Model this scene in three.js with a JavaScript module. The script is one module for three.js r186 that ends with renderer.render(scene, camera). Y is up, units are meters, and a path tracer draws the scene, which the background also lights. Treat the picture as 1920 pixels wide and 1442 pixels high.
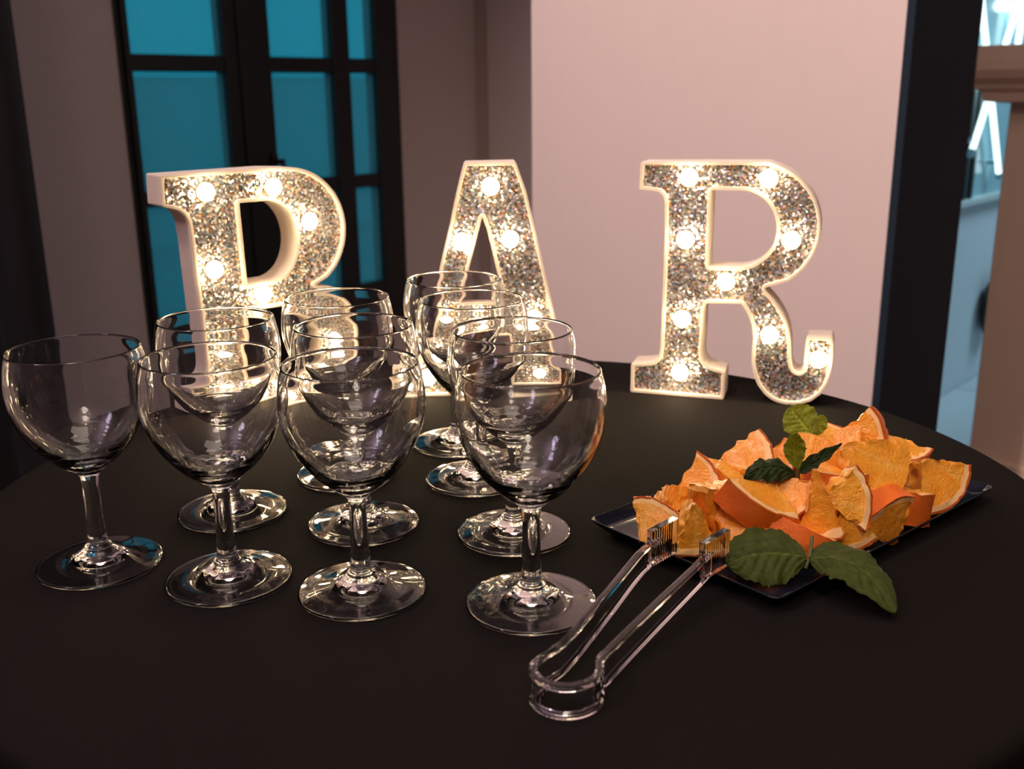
import * as THREE from 'three';
import { RoundedBoxGeometry } from 'three/addons/geometries/RoundedBoxGeometry.js';
import { mergeGeometries } from 'three/addons/utils/BufferGeometryUtils.js';
import { RectAreaLightUniformsLib } from 'three/addons/lights/RectAreaLightUniformsLib.js';

RectAreaLightUniformsLib.init();
const R = THREE.MathUtils.degToRad, V = (x, y, z) => new THREE.Vector3(x, y, z);
const TY = 0.76;                                   // height of the table top above the floor

// ---------------------------------------------------------------- camera, sky, lights, exposure
const scene = new THREE.Scene();
const renderer = new THREE.WebGLRenderer({ antialias: true });
renderer.toneMapping = THREE.LinearToneMapping;
renderer.toneMappingExposure = 1.0;
renderer.shadowMap.enabled = true;
const camera = new THREE.PerspectiveCamera(41.19, 1920 / 1442, 0.05, 60);
camera.position.set(0, TY + 0.2622, 0);
camera.rotation.set(R(-15.906), 0, 0);
camera.rotateZ(R(-0.607));
camera.focus = 0.62;
camera.userData.fStop = 11;
scene.add(camera);
scene.background = new THREE.Color().setRGB(0.003, 0.34, 0.47);        // blue dusk outside the window

const SPOTS = [   // spotlights added out of view to light pier and table: [position, target, intensity, half cone, colour]
  [[-0.75, 2.62, 0.15], [0.36, 1.20, -1.70], 19.0, 28, [1, 0.79, 0.67]],
  [[-0.10, 2.62, -0.75], [0.12, 0.76, -0.60], 1.0, 24, [1, 0.78, 0.62]],
];
const PENDANT = [[0.15, 2.32, 0.95], [-1.5, 2.35, 0.4]];              // ring lamps behind the photographer
const BULB_LIGHT = 0.0050, BULB_GLOW = 24, BULB_COLOR = [1, 0.77, 0.46];
const COOL_PANEL = 12, CEILING_LAMP = 2.4;

// ---------------------------------------------------------------- helpers
const counts = {};
function numbered(name) { const n = counts[name] = (counts[name] ?? -1) + 1; return n ? `${name}_${String(n).padStart(3, '0')}` : name; }
function lit(o) { o.castShadow = o.receiveShadow = true; return o; }
function tag(o, label, category, group) { o.userData = { label, category }; if (group) o.userData.group = group; return o; }
function thing(name, label, category, pos = [0, 0, 0], turn = 0, group) {
  const o = new THREE.Group(); o.name = numbered(name); o.position.set(...pos); o.rotation.y = turn;
  scene.add(o); return tag(o, label, category, group);
}
function part(name, geo, mat, parent, label) {
  const m = lit(new THREE.Mesh(geo, mat)); m.name = name; parent.add(m); if (label) m.userData.label = label; return m;
}
function struct(name, geo, mat, parent = scene) {
  const m = geo ? lit(new THREE.Mesh(geo, mat)) : new THREE.Group(); m.name = name; if (parent === scene) m.userData.kind = 'structure'; parent.add(m); return m;
}
let seed = 7;
function rnd() { seed = (seed * 1664525 + 1013904223) >>> 0; return seed / 4294967296; }
const hash = (x, y, z, s = 0) => { let h = (x * 374761393 + y * 668265263 + z * 2147483647 + s * 1274126177) | 0; h = Math.imul(h ^ (h >>> 13), 1274126177); return ((h ^ (h >>> 16)) >>> 0) / 4294967296; };
function noise3(x, y, z, s = 0) {
  const X = Math.floor(x), Y = Math.floor(y), Z = Math.floor(z), f = (t) => t * t * (3 - 2 * t), u = f(x - X), v = f(y - Y), w = f(z - Z), L = (a, b, t) => a + (b - a) * t;
  const h = (i, j, k) => hash(X + i, Y + j, Z + k, s);
  return L(L(L(h(0, 0, 0), h(1, 0, 0), u), L(h(0, 1, 0), h(1, 1, 0), u), v), L(L(h(0, 0, 1), h(1, 0, 1), u), L(h(0, 1, 1), h(1, 1, 1), u), v), w) * 2 - 1;
}
function texture(n, fn, srgb, rep = 1) {                             // fn(x, y in 0..1) -> [r, g, b] in 0..1
  const d = new Uint8Array(n * n * 4);
  for (let j = 0; j < n; j++) for (let i = 0; i < n; i++) { const c = fn(i / n, j / n), k = (j * n + i) * 4; for (let q = 0; q < 3; q++) d[k + q] = Math.max(0, Math.min(255, c[q] * 255)); d[k + 3] = 255; }
  const t = new THREE.DataTexture(d, n, n, THREE.RGBAFormat); t.wrapS = t.wrapT = THREE.RepeatWrapping; t.magFilter = THREE.LinearFilter; t.minFilter = THREE.LinearMipmapLinearFilter;
  t.generateMipmaps = true; if (srgb) t.colorSpace = THREE.SRGBColorSpace; t.repeat.set(rep, rep); t.needsUpdate = true; return t;
}
const tileNoise = (x, y, n, s) => { // noise that wraps
  const X = x * n, Y = y * n, i = Math.floor(X), j = Math.floor(Y), f = (t) => t * t * (3 - 2 * t), u = f(X - i), v = f(Y - j), h = (a, b) => hash((a + n) % n, (b + n) % n, 0, s);
  return (h(i, j) * (1 - u) + h(i + 1, j) * u) * (1 - v) + (h(i, j + 1) * (1 - u) + h(i + 1, j + 1) * u) * v;
};
const M = (rgb, rough = 0.8, extra = {}) => { const m = new THREE.MeshPhysicalMaterial({ roughness: rough, ...extra }); m.color.setRGB(...rgb); return m; };
function box(w, h, d, x = 0, y = 0, z = 0, r = 0) { const g = r ? new RoundedBoxGeometry(w, h, d, 2, r) : new THREE.BoxGeometry(w, h, d); g.translate(x, y, z); return g; }
function gridGeo(nu, nv, fn, uvfn) {
  const p = [], uv = [], idx = [];
  for (let i = 0; i <= nu; i++) for (let j = 0; j <= nv; j++) { const q = fn(i / nu, j / nv); p.push(q.x, q.y, q.z); const t = uvfn ? uvfn(i / nu, j / nv) : [i / nu, j / nv]; uv.push(t[0], t[1]); }
  for (let i = 0; i < nu; i++) for (let j = 0; j < nv; j++) { const a = i * (nv + 1) + j, b = a + 1, c = a + nv + 1, d = c + 1; idx.push(a, c, b, b, c, d); }
  const g = new THREE.BufferGeometry(); g.setAttribute('position', new THREE.Float32BufferAttribute(p, 3)); g.setAttribute('uv', new THREE.Float32BufferAttribute(uv, 2)); g.setIndex(idx); g.computeVertexNormals(); return g;
}

// ---------------------------------------------------------------- materials
const plaster = texture(512, (x, y) => { const n = 0.5 + 0.25 * (tileNoise(x, y, 96, 1) - 0.5) + 0.3 * (tileNoise(x, y, 17, 2) - 0.5); return [n, n, n]; });
const plasterTone = texture(256, (x, y) => { const n = 0.955 + 0.03 * tileNoise(x, y, 5, 3) + 0.015 * tileNoise(x, y, 60, 4); return [n, n, n]; });
const wallPaint = M([0.62, 0.51, 0.49], 0.85, { bumpMap: plaster, bumpScale: 0.0008, map: plasterTone });
const deepPaint = M([0.26, 0.20, 0.20], 0.85);
const ceilingPaint = M([0.76, 0.68, 0.66], 0.9);
const coolPaint = M([0.62, 0.64, 0.68], 0.7, { map: plasterTone });
const navyPaint = M([0.013, 0.021, 0.034], 0.8, { specularIntensity: 0.25 });
const blackFrame = M([0.011, 0.011, 0.012], 0.5);
const stone = M([0.80, 0.60, 0.47], 0.6, { map: plasterTone, bumpMap: plaster, bumpScale: 0.0006 });
const weave = texture(512, (x, y) => { const n = 0.5 + 0.25 * Math.sin(x * 512 * Math.PI / 4) * Math.sin(y * 512 * Math.PI / 4) + 0.5 * (tileNoise(x, y, 128, 5) - 0.5); return [n, n, n]; });
const clothMat = M([0.0115, 0.0098, 0.0086], 0.9, { bumpMap: weave, bumpScale: 0.0002, specularIntensity: 0.08 });
const glassMat = M([1, 1, 1], 0, { transmission: 1, thickness: 0.002, ior: 1.5 });
const acrylic = M([1, 0.985, 1], 0.03, { transmission: 1, thickness: 0.002, ior: 1.49 });
const plateMat = M([0.006, 0.009, 0.018], 0.14, { specularIntensity: 0.6 });
const whitePlastic = M([0.90, 0.80, 0.68], 0.55, { transmission: 0.4, thickness: 0, side: THREE.DoubleSide });
const bulbMat = M([1, 0.9, 0.75], 0.4); bulbMat.emissive.setRGB(...BULB_COLOR); bulbMat.emissiveIntensity = BULB_GLOW;

// silver holographic glitter: flakes of about a millimetre, each with its own tilt and colour
const GN = 768, GS = 0.24, flakes = (() => {                          // a tile of 0.24 m, jittered cells 1.15 mm wide
  const C = 165, id = new Int32Array(GN * GN);
  for (let j = 0; j < GN; j++) for (let i = 0; i < GN; i++) {
    const X = i / GN * C, Y = j / GN * C, cx = Math.floor(X), cy = Math.floor(Y); let best = 9, bi = 0;
    for (let a = -1; a <= 1; a++) for (let b = -1; b <= 1; b++) { const ux = (cx + a + C) % C, uy = (cy + b + C) % C, dx = cx + a + hash(ux, uy, 1) - X, dy = cy + b + hash(ux, uy, 2) - Y, d = dx * dx + dy * dy; if (d < best) { best = d; bi = ux * C + uy; } }
    id[j * GN + i] = bi;
  }
  return id;
})();
const flakeColor = texture(GN, (x, y) => {
  const f = flakes[Math.round(y * GN) * GN + Math.round(x * GN)], a = hash(f, 3, 0), b = hash(f, 4, 0), k = hash(f, 5, 0);
  const v = a < 0.2 ? 0.45 : a < 0.6 ? 0.64 + 0.1 * b : a < 0.90 ? 0.76 + 0.12 * b : 1.0;
  const t = k < 0.10 ? [1, 0.68, 0.46] : k < 0.34 ? [0.84, 0.93, 1.08] : k < 0.36 ? [0.85, 1, 0.88] : k < 0.42 ? [1, 0.82, 0.93] : [1, 0.97, 0.93];
  return t.map((c) => c * v);
}, true);
const flakeNormal = texture(GN, (x, y) => {
  const f = flakes[Math.round(y * GN) * GN + Math.round(x * GN)], a = hash(f, 6, 0) * 6.283, r = 0.42 * Math.sqrt(hash(f, 7, 0));
  return [0.5 + 0.5 * r * Math.cos(a), 0.5 + 0.5 * r * Math.sin(a), 0.5 + 0.5 * Math.sqrt(1 - r * r)];
});
for (const t of [flakeColor, flakeNormal]) t.repeat.set(1 / GS, 1 / GS);
const glitter = M([0.95, 0.93, 0.9], 0.3, { map: flakeColor, normalMap: flakeNormal, metalness: 0.8 });

// ---------------------------------------------------------------- the room: a runs along the window wall, b away from it
const E1 = [0.6691, -0.7431], E2 = [0.7431, 0.6691], ROOM_TURN = Math.atan2(0.7431, 0.6691);   // local x -> E1, local z -> E2
const at = (a, b, y = 0) => [a * E1[0] + b * E2[0], y, a * E1[1] + b * E2[1]];
function roomBox(name, a0, a1, b0, b1, y0, y1, mat, parent = scene, r = 0) {
  const m = struct(name, box(a1 - a0, y1 - y0, b1 - b0, 0, 0, 0, r), mat, parent);
  if (parent === scene) { m.position.set(...at((a0 + a1) / 2, (b0 + b1) / 2, (y0 + y1) / 2)); m.rotation.y = ROOM_TURN; }
  else m.position.set((a0 + a1) / 2, (y0 + y1) / 2, (b0 + b1) / 2);
  return m;
}
const CEIL = 2.8, WB = -2.814, A1 = 2.946, TH = 0.16, wa = (s) => s + 1.906;   // window wall at b = WB; s of the window -> a
// window opening s from -0.41 to 0.635
const W0 = wa(-0.41), W1 = wa(0.635), WTOP = 2.30;
{
  const floorMat = M([0.10, 0.062, 0.052], 0.45, { map: plasterTone });
  roomBox('floor', -3.4, 8.2, WB - TH, 3.7, -0.1, 0, floorMat);
  roomBox('ceiling', -3.4, 8.2, WB - TH, 3.7, CEIL, CEIL + 0.12, ceilingPaint);
  const ww = struct('wall_window_side', null);
  ww.rotation.y = ROOM_TURN;
  roomBox('wall_panel', -3.2, W0, WB - TH, WB, 0, CEIL, wallPaint, ww);
  roomBox('wall_panel', W1, A1 + TH, WB - TH, WB, 0, CEIL, wallPaint, ww);
  roomBox('wall_panel', W0, W1, WB - TH, WB, WTOP, CEIL, wallPaint, ww);
  roomBox('wall_return', A1, A1 + TH, WB, -1.15 - 0.0, 0, CEIL, wallPaint);
  roomBox('corner_strip_1', A1 - 0.012, A1, WB, WB + 0.055, 0, CEIL, M([0.40, 0.30, 0.28], 0.85));  // thin darker strip down the wall corner
  roomBox('wall_back', -3.36, -3.2, WB - TH, 3.66, 0, CEIL, deepPaint);
  roomBox('wall_right', -3.36, 8.16, 3.5, 3.66, 0, CEIL, deepPaint);
  roomBox('wall_end', 8, 8.16, -1.31, 3.5, 0, CEIL, coolPaint);
}
// wall of the bright room behind: lower wall, ledge, niche with light tubes
const FB = -1.15;
roomBox('wall_far', A1 + TH, 8, FB - TH, FB, 0, CEIL, coolPaint);
// pier with the light pink face and its navy end
{
  const t = [[0.043, -2.0], [0.563, -1.5322]], n = (p) => [p[0] * E1[0] + p[1] * E1[1], p[0] * E2[0] + p[1] * E2[1]];
  const p0 = n(t[0]), p1 = n(t[1]);
  roomBox('wall_pier', p0[0], p0[0] + 0.27, p0[1], p1[1], 0, CEIL, wallPaint);
  roomBox('trim_2', p0[0] + 0.001, p0[0] + 0.274, p1[1], p1[1] + 0.012, 0, CEIL, navyPaint);
}
// chimney wall behind the mantel, added to stop cool light spilling between the rooms
roomBox('wall_added_chimney', 2.80, 3.0, -0.70, 3.5, 0, CEIL, wallPaint);

// floor tiles of the bright room
{
  const tileMat = [M([0.50, 0.54, 0.58], 0.35), M([0.46, 0.51, 0.55], 0.35)], g = box(0.594, 0.012, 0.594, 0, 0.006, 0, 0.003);
  const f = struct('floor_far', null); f.rotation.y = ROOM_TURN;
  let k = 0;
  for (let i = 0; i < 4; i++) for (let j = 0; j < 3; j++) { const m = part('tile', g, tileMat[k++ % 2], f); m.position.set(3.30 + 0.6 * i, 0, FB + 0.30 + 0.6 * j); }
}

// ---------------------------------------------------------------- window: a black framed glazed door pair, teal dusk behind frosted panes
{
  const paneMat = M([0.60, 0.86, 0.90], 0.45, { transmission: 0.93, thickness: 0, ior: 1.45, side: THREE.DoubleSide });
  const w = struct('window_1', null); w.rotation.y = ROOM_TURN;
  const bar = (name, s0, s1, y0, y1, b0 = WB - 0.035, b1 = WB + 0.022, r = 0.004) => roomBox(name, wa(s0), wa(s1), b0, b1, y0, y1, blackFrame, w, r);
  // outer frame
  bar('window_frame', -0.41, -0.395, 0, WTOP, WB - 0.12, WB + 0.008); bar('window_frame', 0.585, 0.635, 0, WTOP, WB - 0.12, WB + 0.008); bar('window_frame', -0.41, 0.635, WTOP - 0.06, WTOP, WB - 0.12, WB + 0.007);
  bar('mullion', -0.030, 0.045, 0, WTOP - 0.06, WB - 0.11, WB + 0.03);
  const rows = [[0.374, 0.711], [0.755, 1.092], [1.139, 1.476], [1.522, 1.86], [1.906, 2.20]];
  const sash = (s0, s1, cols, name) => {
    const edges = [0.0, ...rows.flat(), WTOP - 0.06];
    bar('stile', s0, cols[0][0], 0.002, WTOP - 0.06); bar('stile', cols[cols.length - 1][1], s1, 0.002, WTOP - 0.06);
    for (let i = 0; i + 1 < cols.length; i++) bar('muntin', cols[i][1], cols[i + 1][0], rows[0][0], rows[4][1]);
    bar('bottom_rail', cols[0][0], cols[cols.length - 1][1], 0.002, rows[0][0]); bar('top_rail', cols[0][0], cols[cols.length - 1][1], rows[4][1], WTOP - 0.06);
    for (let i = 0; i < 4; i++) for (const c of cols) bar('muntin', c[0], c[1], rows[i][1], rows[i + 1][0], WB - 0.03, WB + 0.018);
    for (const r of rows) for (const c of cols) roomBox('pane', wa(c[0]) - 0.006, wa(c[1]) + 0.006, WB - 0.004, WB, r[0] - 0.006, r[1] + 0.006, paneMat, w);
  };
  sash(-0.395, -0.030, [[-0.378, -0.077]]);
  sash(0.045, 0.585, [[0.088, 0.334], [0.404, 0.52]]);
  // handle on the meeting stile
  const h = new THREE.Mesh(mergeGeometries([box(0.022, 0.11, 0.012, 0, 0, 0, 0.004), box(0.016, 0.016, 0.04, 0, 0.03, 0.02, 0.004), box(0.014, 0.10, 0.014, 0, -0.01, 0.042, 0.005)]), M([0.06, 0.04, 0.035], 0.35, { metalness: 0.6 }));
  h.name = 'handle'; h.position.set(wa(0.07), 0.79, WB + 0.03); w.add(lit(h));
}

// wall added outside to darken the lower panes, and the ground before it
roomBox('wall_added_outside', -6, 9, -7.2, -7.0, -0.05, 1.16, M([0.8, 0.8, 0.8], 0.9));
roomBox('ground_outside', -6, 9, -7.0, WB - TH - 0.001, -0.12, -0.05, M([0.4, 0.4, 0.4], 0.9));

// black curtain at the far left
{
  const c = thing('curtain', 'black floor-length curtain hanging at the left edge beside the mauve wall', 'curtain', [0, 0, 0], 0);
  const g = gridGeo(120, 6, (u, v) => { const x = -1.65 + u * 0.915, f = Math.sin(u * 62) * 0.022 * (0.6 + 0.4 * v) + 0.008 * Math.sin(u * 131 + 1); return V(x, 0.02 + 2.56 * v, -1.6 + f * (1.15 - 0.5 * v)); });
  part('cloth_panel', g, M([0.006, 0.0055, 0.006], 0.95, { side: THREE.DoubleSide }), c);
  const rail = new THREE.CylinderGeometry(0.012, 0.012, 1.0, 16); rail.rotateZ(Math.PI / 2); rail.translate(-1.2, 2.60, -1.6);
  part('rail', rail, blackFrame, c);
  for (const x of [-1.62, -0.78]) part('bracket', box(0.02, 0.2, 0.02, x, 2.70, -1.6, 0.003), blackFrame, c);
}

// ---------------------------------------------------------------- mantel on the right
{
  const S = new THREE.Group(); S.name = numbered('mantel'); scene.add(S);
  tag(S, 'brown stone mantelpiece with a moulded shelf standing at the right edge', 'mantel');
  S.rotation.y = ROOM_TURN;
  const b0 = -0.767, a0 = 2.538;
  // pilaster body with a recessed inner panel edge
  const body = mergeGeometries([box(0.24, 0.99, 0.20, a0 + 0.14, 0.495, b0 + 0.10, 0.004), box(0.20, 0.99, 0.9, a0 + 0.17, 0.495, b0 + 0.6, 0.004), box(0.262, 0.14, 0.215, a0 + 0.132, 0.07, b0 + 0.105, 0.004)]);
  part('pilaster', body, stone, S);
  // shelf: profile swept round the left end and the front
  const prof = [[0.0, 0.93], [0.012, 0.935], [0.018, 0.955], [0.030, 0.963], [0.034, 0.972], [0.052, 0.985], [0.062, 1.003], [0.060, 1.018], [0.050, 1.024], [0.046, 1.034], [0.034, 1.046], [0.030, 1.055], [0.0, 1.056]].map(([o, y]) => [o ? o + 0.028 : 0, y + 0.058]);
  const path = [[2.80, b0], [a0, b0], [a0, b0 + 1.3]], dir = [[0, -1], [-1, -1], [-1, 0]];
  const p = [], idx = [], N = prof.length;
  path.forEach(([a, b], i) => prof.forEach(([o, y]) => p.push(a + dir[i][0] * o, y, b + dir[i][1] * o)));
  for (let i = 0; i < 2; i++) for (let k = 0; k + 1 < N; k++) { const q = i * N + k; idx.push(q, q + N, q + 1, q + 1, q + N, q + N + 1); }
  // flat top
  const top = p.length / 3; p.push(2.80, 1.114, b0, 2.80, 1.114, b0 + 1.3); idx.push(N - 1, 2 * N - 1, top, 2 * N - 1, 3 * N - 1, top, 3 * N - 1, top + 1, top);
  const g = new THREE.BufferGeometry(); g.setAttribute('position', new THREE.Float32BufferAttribute(p, 3)); g.setIndex(idx);
  const gf = g.toNonIndexed(); gf.computeVertexNormals(); gf.setAttribute('uv', new THREE.Float32BufferAttribute(new Float32Array(gf.attributes.position.count * 2), 2));
  part('shelf', gf, M([0.74, 0.54, 0.43], 0.55, { side: THREE.DoubleSide }), S);
}

// ---------------------------------------------------------------- bright room: ledge, rods, light tubes, ceiling light
{
  const led = struct('trim_3', null); led.rotation.y = ROOM_TURN;
  roomBox('ledge', A1 + TH, 4.45, FB, FB + 0.035, 0.658, 0.678, M([0.55, 0.62, 0.62], 0.3), led, 0.003);
  const g = struct('window_2', null); g.rotation.y = ROOM_TURN;
  const glassTint = M([0.32, 0.52, 0.60], 0.12);
  roomBox('pane', A1 + TH, 4.45, FB + 0.001, FB + 0.008, 0.675, 2.1, glassTint, g);
  roomBox('mullion', 3.413, 3.428, FB + 0.008, FB + 0.02, 0.675, 1.10, blackFrame, g);
  roomBox('mullion', 3.470, 3.492, FB + 0.008, FB + 0.02, 0.675, 1.11, blackFrame, g);
  const glow = M([0.9, 1, 1], 0.4); glow.emissive.setRGB(0.80, 1.0, 0.98); glow.emissiveIntensity = 1.6;
  const dim = M([0.25, 0.45, 0.5], 0.35);
  const tube = (s0, y0, s1, y1, label, out = 0.040, mat = glow) => {
    const A = V(s0, y0, FB + out), B = V(s1, y1, FB + out), d = B.clone().sub(A), L = d.length();
    const t = thing('light_tube', label, 'light tube', at((A.x + B.x) / 2, A.z, (A.y + B.y) / 2), 0, 'crossed white light tubes in the bright room');
    const turn = new THREE.Quaternion().setFromAxisAngle(V(0, 1, 0), ROOM_TURN), lean = new THREE.Quaternion().setFromUnitVectors(V(0, 1, 0), d.normalize());
    t.quaternion.copy(turn.multiply(lean));
    part('tube', new THREE.CapsuleGeometry(0.0095, L - 0.03, 6, 14), mat, t);
    for (const e of [-1, 1]) { const c = new THREE.CylinderGeometry(0.011, 0.011, 0.02, 14); c.translate(0, e * (L / 2 - 0.004), 0); part('end_cap', c, dim, t); }
    for (const e of [-1, 1]) part('clip', box(0.014, 0.014, 0.04, 0, e * L * 0.42, -0.022, 0.002), dim, t);
    const pl = new THREE.PointLight(new THREE.Color(0.75, 1, 1), 0.05); pl.position.set(0, 0, 0.0); t.add(pl);
  };
  tube(3.270, 1.347, 3.674, 0.739, 'white light tube slanting down to the right behind the mantel shelf');
  tube(3.296, 0.828, 3.620, 1.335, 'white light tube slanting up to the right behind the mantel shelf', 0.066);
  tube(3.707, 1.120, 3.735, 1.440, 'upright white light tube in the top right corner above the mantel');
  roomBox('strut', 3.232, 3.262, FB + 0.01, FB + 0.03, 0.675, 0.80, dim, g);

  const cl = thing('ceiling_light', 'flat cool white ceiling light of the bright room', 'ceiling light', at(4.6, 0.3, CEIL - 0.03), ROOM_TURN);
  part('housing', box(1.24, 0.03, 1.24, 0, 0.015, 0, 0.005), M([0.6, 0.6, 0.6]), cl);
  const dm = M([0.8, 0.9, 0.95]); dm.emissive.setRGB(0.55, 0.85, 1); dm.emissiveIntensity = 1.2;
  part('diffuser', box(1.2, 0.006, 1.2, 0, -0.003, 0), dm, cl);
  const ra = new THREE.RectAreaLight(new THREE.Color().setRGB(0.50, 0.84, 1.0), COOL_PANEL, 1.2, 1.2); ra.position.set(0, -0.012, 0); ra.rotation.x = -Math.PI / 2; cl.add(ra);
}
// small black fixture half hidden behind the mantel
{
  const f = thing('wall_fixture', 'small rounded black fixture mostly hidden behind the mantel post', 'fixture', at(3.79, FB + 0.002, 0.185), ROOM_TURN);
  const g = new THREE.CapsuleGeometry(0.07, 0.07, 8, 20); g.scale(1, 1, 0.45); g.translate(0, 0.09, 0.035); part('body', g, blackFrame, f);
}
// dark switch box on the return wall, seen beside the letter A
{
  const f = thing('switch_box', 'small dark box on the brown wall just right of the letter A', 'switch', at(A1, -2.50, 0.73), ROOM_TURN);
  part('cover', box(0.012, 0.075, 0.06, -0.006, 0, 0, 0.004), M([0.06, 0.045, 0.06], 0.4), f);
}

// ---------------------------------------------------------------- lamps out of view, some of them added (behind and above the photographer)
SPOTS.forEach(([p, t, I, cone, c], i) => {
  const s = thing('added_spotlight', i ? 'added unseen spotlight above the table' : 'added unseen spotlight aimed at the pink pier', 'spotlight', p);
  const d = V(...t).sub(V(...p)).normalize();
  const can = new THREE.Group(); can.quaternion.setFromUnitVectors(V(0, -1, 0), d);
  const prof = [[0.001, 0.11], [0.042, 0.11], [0.048, 0.10], [0.048, 0.0], [0.043, 0.0], [0.043, 0.02], [0.001, 0.022]].map((q) => new THREE.Vector2(...q));
  const g = new THREE.LatheGeometry(prof, 28); g.applyQuaternion(can.quaternion); part('can', g, blackFrame, s);
  const lens = new THREE.CylinderGeometry(0.04, 0.04, 0.004, 24); lens.translate(0, 0.012, 0); lens.applyQuaternion(can.quaternion);
  const lm = M([1, 0.9, 0.8]); lm.emissive.setRGB(1, 0.8, 0.66); lm.emissiveIntensity = 6; part('lens', lens, lm, s);
  part('stem', new THREE.CylinderGeometry(0.008, 0.008, CEIL - p[1] - 0.05, 10).translate(0, 0.05 + (CEIL - p[1] - 0.05) / 2, 0), blackFrame, s);
  const L = new THREE.SpotLight(new THREE.Color().setRGB(...c), I, 0, R(cone), 0.75, 2); L.position.copy(d.clone().multiplyScalar(0.012)); L.castShadow = true; L.shadow.radius = 2.2;
  s.add(L); L.target.position.copy(d); s.add(L.target);
});
{ // flat round lamp on the ceiling over the table
  const s = thing('ceiling_lamp', 'flat square ceiling lamp over the round table', 'ceiling lamp', [0.1, CEIL - 0.03, -0.35], 0.3);
  part('housing', box(1.04, 0.03, 1.04, 0, 0.015, 0, 0.005), M([0.6, 0.6, 0.6]), s);
  const dm = M([0.9, 0.85, 0.8]); dm.emissive.setRGB(1, 0.82, 0.72); dm.emissiveIntensity = 0.8; part('diffuser', box(1.0, 0.006, 1.0, 0, -0.003, 0), dm, s);
  const ra = new THREE.RectAreaLight(new THREE.Color().setRGB(1, 0.80, 0.70), CEILING_LAMP, 1.0, 1.0); ra.position.set(0, -0.012, 0); ra.rotation.x = -Math.PI / 2; s.add(ra);
}
PENDANT.forEach((p, i) => {
  const s = thing('ring_pendant', i ? 'pendant lamp of four bluish rings farther to the left behind the table, with an added mauve fill light' : 'pendant lamp of four warm white rings hanging above the camera', 'pendant lamp', p, i ? -0.9 : 0);
  const gm = M([1, 1, 1]); gm.emissive.setRGB(...(i ? [0.35, 0.75, 1] : [1, 0.88, 0.80])); gm.emissiveIntensity = i ? 7 : 16;
  const tip = new THREE.Matrix4().makeRotationX(R(i ? 25 : 58));
  for (const [x, y] of [[-0.13, 0.12], [0.13, 0.12], [-0.13, -0.12], [0.13, -0.12]]) part('ring', new THREE.TorusGeometry(0.115, 0.008, 6, 28).translate(x, y, 0).applyMatrix4(tip), gm, s);
  part('frame', mergeGeometries([box(0.5, 0.012, 0.012), box(0.012, 0.24, 0.012)]).applyMatrix4(tip), blackFrame, s);
  part('rod', new THREE.CylinderGeometry(0.006, 0.006, CEIL - p[1], 8).translate(0, (CEIL - p[1]) / 2, 0), blackFrame, s);
  const L = new THREE.PointLight(new THREE.Color().setRGB(...(i ? [0.95, 0.69, 0.93] : [1, 0.79, 0.63])), i ? 3.2 : 2.6); L.position.copy(V(0, 0, -0.05).applyMatrix4(tip)); L.shadow.radius = 8; s.add(L);  // second lamp: mauve fill added to brighten the left walls, unlike its bluish rings
});

// ---------------------------------------------------------------- round table under a fitted black cloth
const TC = [0, -0.6628], TR = 0.3613;
{
  const t = thing('round_table', 'round table fitted with a plain black cloth', 'table', [TC[0], 0, TC[1]]);
  const prof = [[0.0005, TY], [0.1, TY], [0.2, TY], [0.3, TY], [0.34, TY], [TR - 0.008, TY - 0.0003], [TR - 0.003, TY - 0.002], [TR - 0.0006, TY - 0.006], [TR, TY - 0.012], [TR - 0.002, TY - 0.04], [TR - 0.02, TY - 0.12], [0.29, 0.5], [0.26, 0.3], [0.28, 0.1], [0.31, 0.012]].reverse();
  const g = new THREE.LatheGeometry(prof.map((q) => new THREE.Vector2(...q)), 128);
  const uv = g.attributes.uv, po = g.attributes.position; for (let i = 0; i < uv.count; i++) uv.setXY(i, po.getX(i) * 6, (po.getZ(i) + po.getY(i)) * 6);
  part('tablecloth', g, clothMat, t);
  part('tabletop', new THREE.CylinderGeometry(TR - 0.008, TR - 0.008, 0.02, 64).translate(0, TY - 0.0135, 0), M([0.3, 0.2, 0.14]), t);
  part('pedestal', new THREE.CylinderGeometry(0.03, 0.03, TY - 0.05, 20).translate(0, TY / 2 - 0.01, 0), M([0.1, 0.1, 0.1], 0.4, { metalness: 0.8 }), t);
  part('foot_plate', new THREE.CylinderGeometry(0.22, 0.23, 0.012, 40).translate(0, 0.007, 0), M([0.1, 0.1, 0.1], 0.4, { metalness: 0.8 }), t);
}

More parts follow.
